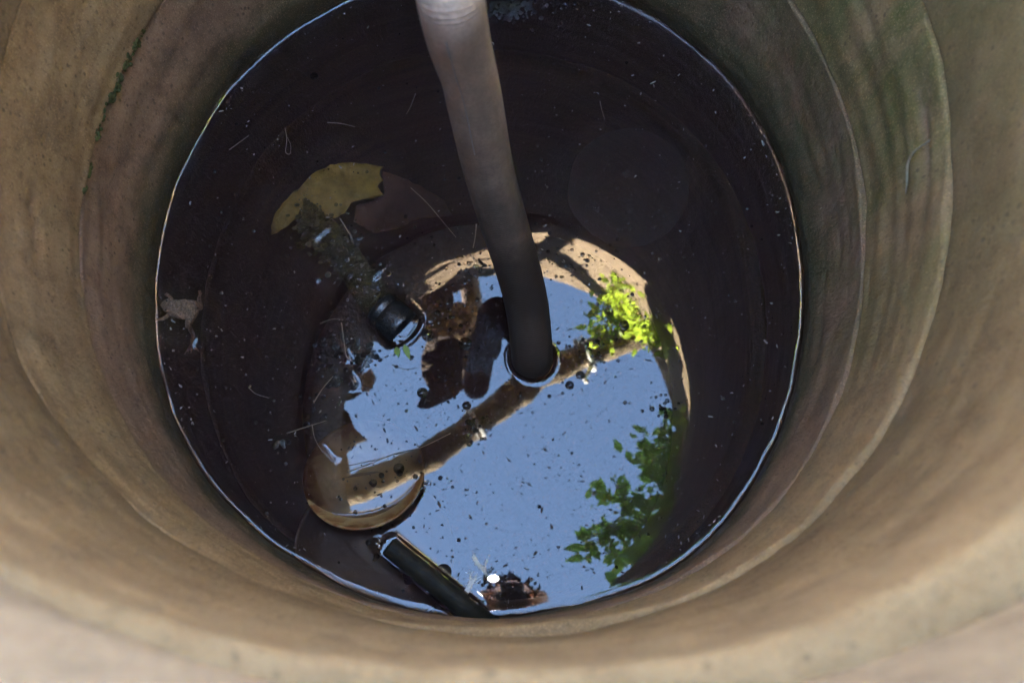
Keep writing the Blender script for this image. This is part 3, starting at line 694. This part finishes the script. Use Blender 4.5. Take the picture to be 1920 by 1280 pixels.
# ---------------------------------------------------------------- bubbles and specks
def in_poly(x, y, P):
    s = False; j = len(P) - 1
    for i in range(len(P)):
        if (P[i][1] > y) != (P[j][1] > y) and x < (P[j][0] - P[i][0]) * (y - P[i][1]) / (P[j][1] - P[i][1]) + P[i][0]: s = not s
        j = i
    return s
def dome(mb, c, r, n=10):
    prof = [(r * 1.9, .0001), (r * 1.45, .00018 + r * .05), (r * 1.15, r * .18), (r * .98, r * .42), (r * .80, r * .70), (r * .5, r * .93), (r * .2, r * 1.01), (0, r * 1.02)]
    mb.lathe(prof, n, Matrix.Translation((c.x, c.y, 0)))
def scatter(mb, n, fx, fy, rlo, rhi, rnd):
    k = 0
    while k < n:
        x, y = fx(), fy(); p = at(x, y, 0)
        if math.hypot(p.x, p.y) > rwell(math.atan2(p.y, p.x)) - .012: continue
        if (p - hc).length < HOSE_R * 1.3: continue
        dome(mb, p, rlo + (rhi - rlo) * rnd.random() ** 3, 8); k += 1
rnd = random.Random(5); mb = MB()
scatter(mb, 420, lambda: rnd.uniform(300, 1500), lambda: rnd.uniform(0, 1150), .0003, .0013, rnd)
scatter(mb, 260, lambda: rnd.gauss(900, 190), lambda: rnd.gauss(640, 190), .0004, .0015, rnd)
scatter(mb, 60, lambda: rnd.gauss(1100, 110), lambda: rnd.gauss(450, 40), .0005, .0018, rnd)
for (x, y, n_, sx, sy, lo, hi) in ((655, 640, 55, 28, 22, .0008, .0028), (690, 665, 40, 18, 14, .0008, .0028), (650, 470, 70, 16, 26, .0008, .0022), (700, 545, 50, 22, 22, .0007, .002),
                                   (525, 832, 8, 8, 4, .0012, .003), (895, 500, 30, 16, 14, .0008, .002), (710, 1025, 14, 8, 12, .001, .0025), (772, 1078, 6, 6, 7, .002, .0035),
                                   (890, 800, 28, 14, 14, .0008, .0022), (922, 1080, 34, 20, 12, .0004, .0014), (985, 1085, 10, 20, 10, .0006, .0014), (1110, 660, 20, 30, 14, .0008, .002),
                                   (600, 700, 25, 25, 40, .0008, .0024), (1045, 510, 40, 50, 25, .0006, .0018), (1250, 760, 16, 14, 10, .001, .002), (855, 560, 30, 22, 30, .0008, .002), (720, 930, 25, 40, 35, .0008, .0024)):
    scatter(mb, n_, lambda: rnd.gauss(x, sx), lambda: rnd.gauss(y, sy), lo, hi, rnd)
tag(mb.build('small_bubbles', FILM), 'tiny bubbles and foam specks scattered over the water', 'bubbles', kind='stuff')
for (x, y, r, lab) in ((802, 628, .0042, 'large clear bubble touching the lower edge of the black pole end'), (872, 644, .0044, 'large clear bubble left of the hose, over the long dark leaf'),
        (832, 1071, .0050, 'largest bubble, left of the white flare'), (772, 1080, .0040, 'large bubble beside the dark plastic pipe'), (792, 736, .0036, 'large bubble at the tip of the long dark leaf'),
        (748, 878, .0036, 'large bubble over the log where it meets the bowl'), (700, 905, .0025, 'bubble over the middle of the cream bowl'), (875, 760, .003, 'bubble just above the string knot on the log'),
        (1088, 703, .003, 'right one of two bubbles just right of the hose'), (663, 722, .0032, 'bubble by the ragged dead leaf tip at the left edge of the sky'), (589, 143, .0028, 'lone pale bubble on the dark water at upper left'),
        (630, 718, .003, 'bubble over the ragged dead leaf at the left'), (1068, 722, .003, 'left one of two bubbles just right of the hose'), (1170, 610, .0034, 'large bubble in the middle of the bright yellow green plant')):
    m1 = MB(); dome(m1, Vector((0, 0, 0)), r, 20); o = m1.build('bubble', FILM); o.location = at(x, y, .0002)
    tag(o, lab, 'bubble', 'large bubbles on the water')
def flake(mb, p, r, rnd):                       # an irregular crumb lying on the water
    n_ = rnd.randint(4, 7); a0 = rnd.uniform(0, 6); st = rnd.uniform(1, 3.2); dd = rnd.uniform(0, 3.14); ring = []
    for k_ in range(n_):
        a = a0 + 6.283 * k_ / n_; q = Vector((math.cos(a) * st, math.sin(a), 0)) * (r * rnd.uniform(.5, 1.2)); q.rotate(Matrix.Rotation(dd, 3, 'Z')); ring.append(Vector((p.x, p.y, .0001)) + q)
    mb.add(ring + [Vector((p.x, p.y, .0002 + r * .5))], [(k_, (k_ + 1) % n_, n_) for k_ in range(n_)])
mb = MB(); rnd = random.Random(9); SPECK = simple('dark_specks', (.010, .008, .006), (.03, .022, .016), 300, .9, .2, obj=False)
k = 0
while k < 800:
    x, y = rnd.uniform(650, 1280), rnd.uniform(560, 1140); p = at(x, y, 0)
    if math.hypot(p.x, p.y) > .41 or (p - hc).length < .04: continue
    r = .0004 + .0011 * rnd.random() ** 3; flake(mb, p, r * 1.25, rnd); k += 1
tag(mb.build('debris_specks', SPECK), 'dark specks of debris scattered over the bright water', 'debris', kind='stuff')
mb = MB(); k = 0; PALE = simple('pale_dust', (.08, .068, .055), (.20, .18, .155), 300, .9, .2, obj=False)
while k < 520:
    x, y = rnd.uniform(290, 1510), rnd.uniform(0, 1140); p = at(x, y, 0)
    if math.hypot(p.x, p.y) > .40 or (p - hc).length < .04 or (640 < x < 1290 and y > 520): continue
    r = .0003 + .0009 * rnd.random() ** 4; flake(mb, p, r * 1.2, rnd); k += 1
for k in range(900):                            # drifts of dust gathered along the wall
    a = rnd.uniform(0, 6.283); w_ = fbm((math.cos(a) * 3, math.sin(a) * 3, 4), 3)
    if w_ < rnd.uniform(-.25, .5): continue
    R = rwell(a) - .006 - abs(rnd.gauss(0, .012)); flake(mb, Vector((R * math.cos(a), R * math.sin(a), 0)), .0003 + .0012 * rnd.random() ** 3, rnd)
tag(mb.build('pale_dust', PALE), 'pale dust flecks scattered over the dark water', 'dust', kind='stuff')
mb = MB(); rnd = random.Random(12)
scatter(mb, 260, lambda: rnd.gauss(955, 24), lambda: rnd.gauss(12, 14), .0007, .002, rnd)
scatter(mb, 90, lambda: rnd.gauss(1040, 30), lambda: rnd.gauss(-5, 10), .0007, .0016, rnd)
tag(mb.build('foam_patch', FILM), 'patch of fine pale foam on the water behind the hose', 'foam', kind='stuff')

mb = MB(); rnd = random.Random(21); FLARE_FIBRE = simple('white_flare', (.30, .29, .27), (.55, .53, .48), 300, .9, .3, obj=False)  # white fibres added to imitate the soft flare of the flash
fo = at(880, 1110, .001)
for (pts_, n_, wd) in (([(868, 1128), (876, 1108), (884, 1092), (900, 1078)], 46, 6), ([(914, 1078), (902, 1062), (892, 1050), (886, 1030)], 34, 5), ([(880, 1094), (884, 1080), (878, 1066)], 12, 4), ([(908, 1068), (912, 1052), (918, 1040)], 10, 2)):
    for k in range(n_):
        f0 = rnd.uniform(0, .6); f1 = f0 + rnd.uniform(.2, .5); sp_ = spline([at(x, y, .001) for x, y in pts_], 8); L_ = len(sp_) - 1
        seg_ = [Vector(sp_[int(min(1, f0 + (f1 - f0) * q / 4) * L_)]) + Vector((rnd.gauss(0, wd * .00035), rnd.gauss(0, wd * .00035), .0004)) - fo for q in range(5)]
        mb.tube(seg_, .00042, 5)
o = mb.build('flare_fibres', FLARE_FIBRE); o.location = fo; tag(o, 'fibres added for the white flare beside the mirrored camera', 'flare')

# ---------------------------------------------------------------- frog
SK = simple('frog_skin', (.04, .024, .014), (.36, .225, .135), 240, .30, 1.0, .003, .5, False)
def chain(mb, P, R, n=10):
    P = [Vector(q) for q in P]
    for a, b, ra, rb in zip(P, P[1:], R, R[1:]):
        m = max(2, int((b - a).length / (min(ra, rb) * .5)))
        for k in range(m + 1): f = k / m; mb.ball(a.lerp(b, f), ra + (rb - ra) * f, n)
def fp(x, y, z=0.0): return at(x, y, z - .0006 - max(0, min(x, 362) - 346) * .00016)      # the rump hangs deeper than the head
mb = MB()
mb.ball(fp(345, 580, .0005), .0165, 20, (1.0, .80, .50))
mb.ball(fp(356, 583, -.001), .0125, 16, (.95, .95, .5)); mb.ball(fp(330, 578, .001), .0122, 16, (1, .95, .55)); mb.ball(fp(317, 573, .0005), .0095, 16, (.95, 1.05, .55))
mb.ball(fp(310, 572, 0), .006, 12, (1, 1.1, .55))
mb.ball(fp(315, 566, .004), .0032, 10); mb.ball(fp(313, 581, .004), .0032, 10)
chain(mb, [fp(322, 562, -.001), fp(318, 555, -.002), fp(311, 553, -.001)], [.0030, .0024, .0017])
for q in ((309, 551), (313, 548), (316, 551)): chain(mb, [fp(313, 554, -.001), fp(*q, -.001)], [.0015, .0008], 8)
chain(mb, [fp(318, 590, -.001), fp(306, 598, -.001), fp(294, 599, .001)], [.0032, .0025, .0018])
for q in ((289, 596), (288, 600), (291, 603)): chain(mb, [fp(295, 599, .001), fp(*q, .002)], [.0014, .0007], 8)
chain(mb, [fp(358, 570, -.001), fp(366, 570, -.001), fp(376, 576, -.002)], [.0058, .0046, .0036]); chain(mb, [fp(376, 574, -.002), fp(374, 562, -.002), fp(375, 552, -.001)], [.0034, .0026, .0018])
for q in ((372, 545), (376, 544), (379, 549)): chain(mb, [fp(375, 553, -.001), fp(*q, -.001)], [.0013, .0007], 8)
chain(mb, [fp(358, 595, -.001), fp(353, 606, -.001), fp(353, 611, -.001)], [.0060, .0045, .0038]); chain(mb, [fp(353, 609, -.001), fp(358, 620, -.001), fp(363, 630, 0)], [.0036, .0032, .0024])
chain(mb, [fp(362, 628, 0), fp(360, 640, .0), fp(358, 650, .001)], [.0024, .0021, .0016])
for q in ((346, 664), (352, 662), (358, 662), (366, 656), (373, 658)): chain(mb, [fp(359, 644, 0), fp(*q, .0)], [.0014, .0006], 8)
frog = remesh(mb.build('frog', SK), .0007, 4)
for v in frog.data.vertices: v.co += v.normal * (.0011 * max(0, fbm(v.co * 300, 2)))
oo = FROG_C.copy(); frog.data.transform(Matrix.Translation(-oo)); frog.location = oo
tag(frog, 'small brown frog floating with spread legs at the left edge of the water', 'frog')
EYE = simple('frog_eye', (.01, .008, .005), (.03, .02, .01), 300, .1, .05)
for q in ((313, 564), (311, 581)): MB().ball(fp(*q, .0066) - oo, .0014, 10).build('eye', EYE, frog)

# ---------------------------------------------------------------- things on the wall
def on_wall(px, py, i, lift=.001):
    t, z, p = wall_hit(px, py, i); cx, cyy = RINGS[i][2]; R = rwell(t) + RINGS[i][3] - lift
    return Vector((R * math.cos(t) + cx, R * math.sin(t) + cyy, z))
ROOT = simple('pale_root', (.12, .10, .065), (.20, .18, .12), 200, .8, .4)
P = [Vector(q) for q in spline([on_wall(x, y, 1, l) for x, y, l in ((1733, 366, .0), (1742, 340, .003), (1748, 310, .005), (1762, 285, .006), (1785, 264, .002))], 8)]
o = MB().tube([q - P[0] for q in P], [.0004 + .0011 * math.sin(math.pi * k / len(P)) for k in range(len(P))], 8, jit=.4).build('dead_root', ROOT); o.location = P[0]
tag(o, 'pale dead rootlet clinging to the chipped right wall', 'root')
o = link('stray_leaf', leaf_mesh('leaflet', .016, .006, .3, .1, leaf_mat('leaf_olive', (.10, .09, .03), (.14, .12, .04), .2)))
q = on_wall(330, 1172, 3, .004); o.location = q; o.rotation_euler = (.2, .3, -.35)
tag(o, 'small olive leaf stuck on the near wall at lower left', 'leaf')
MOSSM = simple('wall_moss', (.024, .027, .008), (.06, .06, .018), 200, .9, .6, .002, .2, False)
mb = MB(); rnd = random.Random(4)
for k in range(420):
    f = rnd.random() ** .8; x = 268 - f * 66 + rnd.gauss(0, 5); y = 55 + f * 125 + rnd.gauss(0, 6)
    if rnd.random() < .25: f = rnd.random(); x = 212 - 40 * f + rnd.gauss(0, 2); y = 190 + 180 * f
    t, z, p = wall_hit(x, y, 1); R = rwell(t) + .003; z = .262 + rnd.gauss(.002, .004)
    q = Vector((R * math.cos(t) + .004, R * math.sin(t) - .003, z))
    if fbm((x * .05, y * .05, 3), 3) > -.05: mb.ball(q, rnd.uniform(.0010, .0040) * (.7 + .5 * f), 6, (1, 1, .8))
tag(mb.build('wall_moss', MOSSM), 'line of green moss in the joint of the upper left wall', 'moss', kind='stuff')

# ---------------------------------------------------------------- the photographer and the camera, seen mirrored at the bottom of the water
CB = empty('photo_camera', CAM - FWD * .11); off = CB.location
BODY = simple('camera_black', (.012, .012, .013), (.022, .022, .023), 300, .5, .3, .0004, .4, True)
Rm = Matrix((RGT, UPV, -FWD)).transposed()      # camera axes: right, up, back
def cbox(c, d, name, mat, par, bev=.006):
    o = MB().box((0, 0, 0), d).build(name, mat, par, False); b = o.modifiers.new('b', 'BEVEL'); b.width = bev; b.segments = 3
    o.matrix_local = Matrix.Translation(RGT * c[0] + UPV * c[1] - FWD * c[2]) @ Rm.to_4x4(); return o
cbox((0, 0, 0), (.13, .085, .05), 'camera_body', BODY, CB)
cbox((0, .052, -.004), (.058, .028, .05), 'prism_housing', BODY, CB)
cbox((.055, -.002, -.024), (.026, .08, .035), 'grip', BODY, CB, .010)
lm = Matrix.Translation(-off) @ Matrix.Translation(CAM - FWD * .005) @ Rm.to_4x4()
MB().lathe([(.027, .001), (.031, .0), (.034, .002), (.034, .03), (.036, .031), (.036, .06), (.033, .062), (.033, .088), (.02, .088), (.02, .02), (.0265, .004), (.027, .001)], 40, lm).build('lens', BODY, CB)
fl_w = CAM + Vector((-.046, .053, .062))
fc = fl_w - off; fx = (fc.dot(RGT), fc.dot(UPV), -fc.dot(FWD))
cbox((fx[0], fx[1], fx[2] + .008), (.052, .017, .014), 'flash_housing', BODY, CB, .003)
g = NT('flash_tube'); e = g.n('ShaderNodeEmission'); e.inputs[0].default_value = (1, .97, .95, 1); e.inputs[1].default_value = 3.0; g.l(e.outputs[0], g.out.inputs[0])
fm = Matrix.Translation(fc - FWD * .0012) @ Rm.to_4x4()
MB().lathe([(0, -.003), (.006, -.0026), (.0098, -.0012), (.0105, .001), (0, .001)], 20, fm @ Matrix.Diagonal((1.3, .8, 1, 1))).build('flash_tube', g.m, CB)
tag(CB, 'black camera with its flash lit, held over the near rim', 'camera')

SKIN = simple('skin', (.66, .34, .26), (.82, .48, .38), 40, .5, .25, .0006, .4)
SHIRT = simple('dark_shirt', (.05, .05, .055), (.09, .09, .10), 60, .9, .4, .002, .1)
TROUS = simple('dark_trousers', (.03, .035, .05), (.055, .06, .08), 60, .9, .4, .002, .1)
HAIR = simple('hair', (.012, .010, .008), (.03, .025, .02), 200, .45, .8, .003, .4)
def cpt(x, y, z): return off + RGT * x + UPV * y - FWD * z      # camera axes
mb = MB()
hd = Vector((.033, -.465, 1.735))
def bc(P, R): chain(mb, P, R, 12)
hip = Vector((.03, -1.12, 1.42)); chest = Vector((.03, -.82, 1.78)); neck = Vector((.033, -.645, 1.86))
bc([hip, (hip + chest) / 2, chest, neck], [.15, .135, .15, .06])
bc([hip + Vector((-.09, 0, 0)), hip + Vector((.09, 0, 0))], [.14, .14]); bc([chest + Vector((-.11, -.01, .0)), chest + Vector((.11, -.01, 0))], [.13, .13])
bc([neck, Vector((.033, -.56, 1.83)), hd + Vector((0, -.03, .03))], [.058, .055, .07])
mb.ball(hd + Vector((0, -.01, .01)), .095, 20, (.80, 1.12, 1.0)); mb.ball(hd + Vector((0, .035, -.01)), .078, 18, (.88, 1, 1)); mb.ball(hd + Vector((0, -.055, -.055)), .05, 14, (.9, .9, .9))
mb.ball(hd + Vector((0, -.012, -.098)), .017, 10, (.8, 1.4, 1.1))
for s in (-1, 1):
    mb.ball(hd + Vector((s * .08, -.03, .0)), .022, 8, (.4, .8, 1.2))
    sh = chest + Vector((s * .19, .03, .02)); el = Vector((.033 + s * .29, -.66, 1.585)); wr = cpt(s * .115, -.05, .03)
    bc([chest + Vector((s * .12, 0, 0)), sh], [.09, .068]); bc([sh, el], [.060, .044]); bc([el, el.lerp(wr, .35), wr], [.043, .042, .029])
    pm = cpt(s * .083, -.012, .012); bc([wr, pm], [.028, .030]); bc([pm, cpt(s * .076, .018, .0)], [.027, .023])
    for k in range(4):
        yb = .034 - .021 * k; ln = (.9, 1.0, .97, .8)[k]
        bc([cpt(s * .080, yb - .004, .006), cpt(s * .079, yb, -.032 * ln), cpt(s * .062, yb + .002, -.047 * ln), cpt(s * .043, yb + .001, -.046 * ln)], [.0098, .0095, .0088, .0078])
    bc([cpt(s * .080, -.034, .022), cpt(s * .062, -.030, .036), cpt(s * .038, -.012, .034)], [.0125, .011, .009])
    kn = Vector((.03 + s * .17, -.72, GROUND + .075)); an = Vector((.03 + s * .16, -1.16, GROUND + .065)); bc([hip + Vector((s * .1, 0, -.02)), kn], [.105, .068]); bc([kn, kn.lerp(an, .4), an], [.066, .062, .042])
    bc([an, Vector((.03 + s * .16, -1.30, GROUND + .04))], [.045, .035])
person = mb.build('person', SKIN); remesh(person, .0048, 5)
for m in (SHIRT, TROUS): person.data.materials.append(m)
for pl in person.data.polygons:
    c = pl.center; near_hand = min((c - cpt(s * .09, -.01, 0)).length for s in (-1, 1))
    mi = 0
    if (c - hd).length > .19 and near_hand > .16: mi = 1 if (c.z > 1.40 or c.y > -.55) and not (c.z < 1.5 and c.y < -.95) else 2
    pl.material_index = mi
oo = Vector((.03, -1.0, GROUND)); person.data.transform(Matrix.Translation(-oo)); person.location = oo
tag(person, 'person in dark clothes leaning over the near rim, both hands round a camera', 'person')
mb = MB(); rnd = random.Random(8)
for k in range(260):
    u, w_ = rnd.uniform(0, 6.28), rnd.uniform(-.25, 1.0)
    d = Vector((math.cos(u) * math.sqrt(max(0, 1 - w_ * w_)) * .8, math.sin(u) * math.sqrt(max(0, 1 - w_ * w_)) * 1.1, w_))
    if d.z < .28 and d.y > -.6: continue
    q = hd + d * .096; mb.tube([q - oo, q + Vector((rnd.gauss(0, .006), .012, .0)) + d * .008 - oo, q + Vector((rnd.gauss(0, .01), .026, -.008)) + d * .010 - oo], (.010, .009, .003), 6)
mb.ball(hd + Vector((0, -.006, .034)) - oo, .094, 18, (.80, 1.10, .82))
mb.build('hair', HAIR, person)
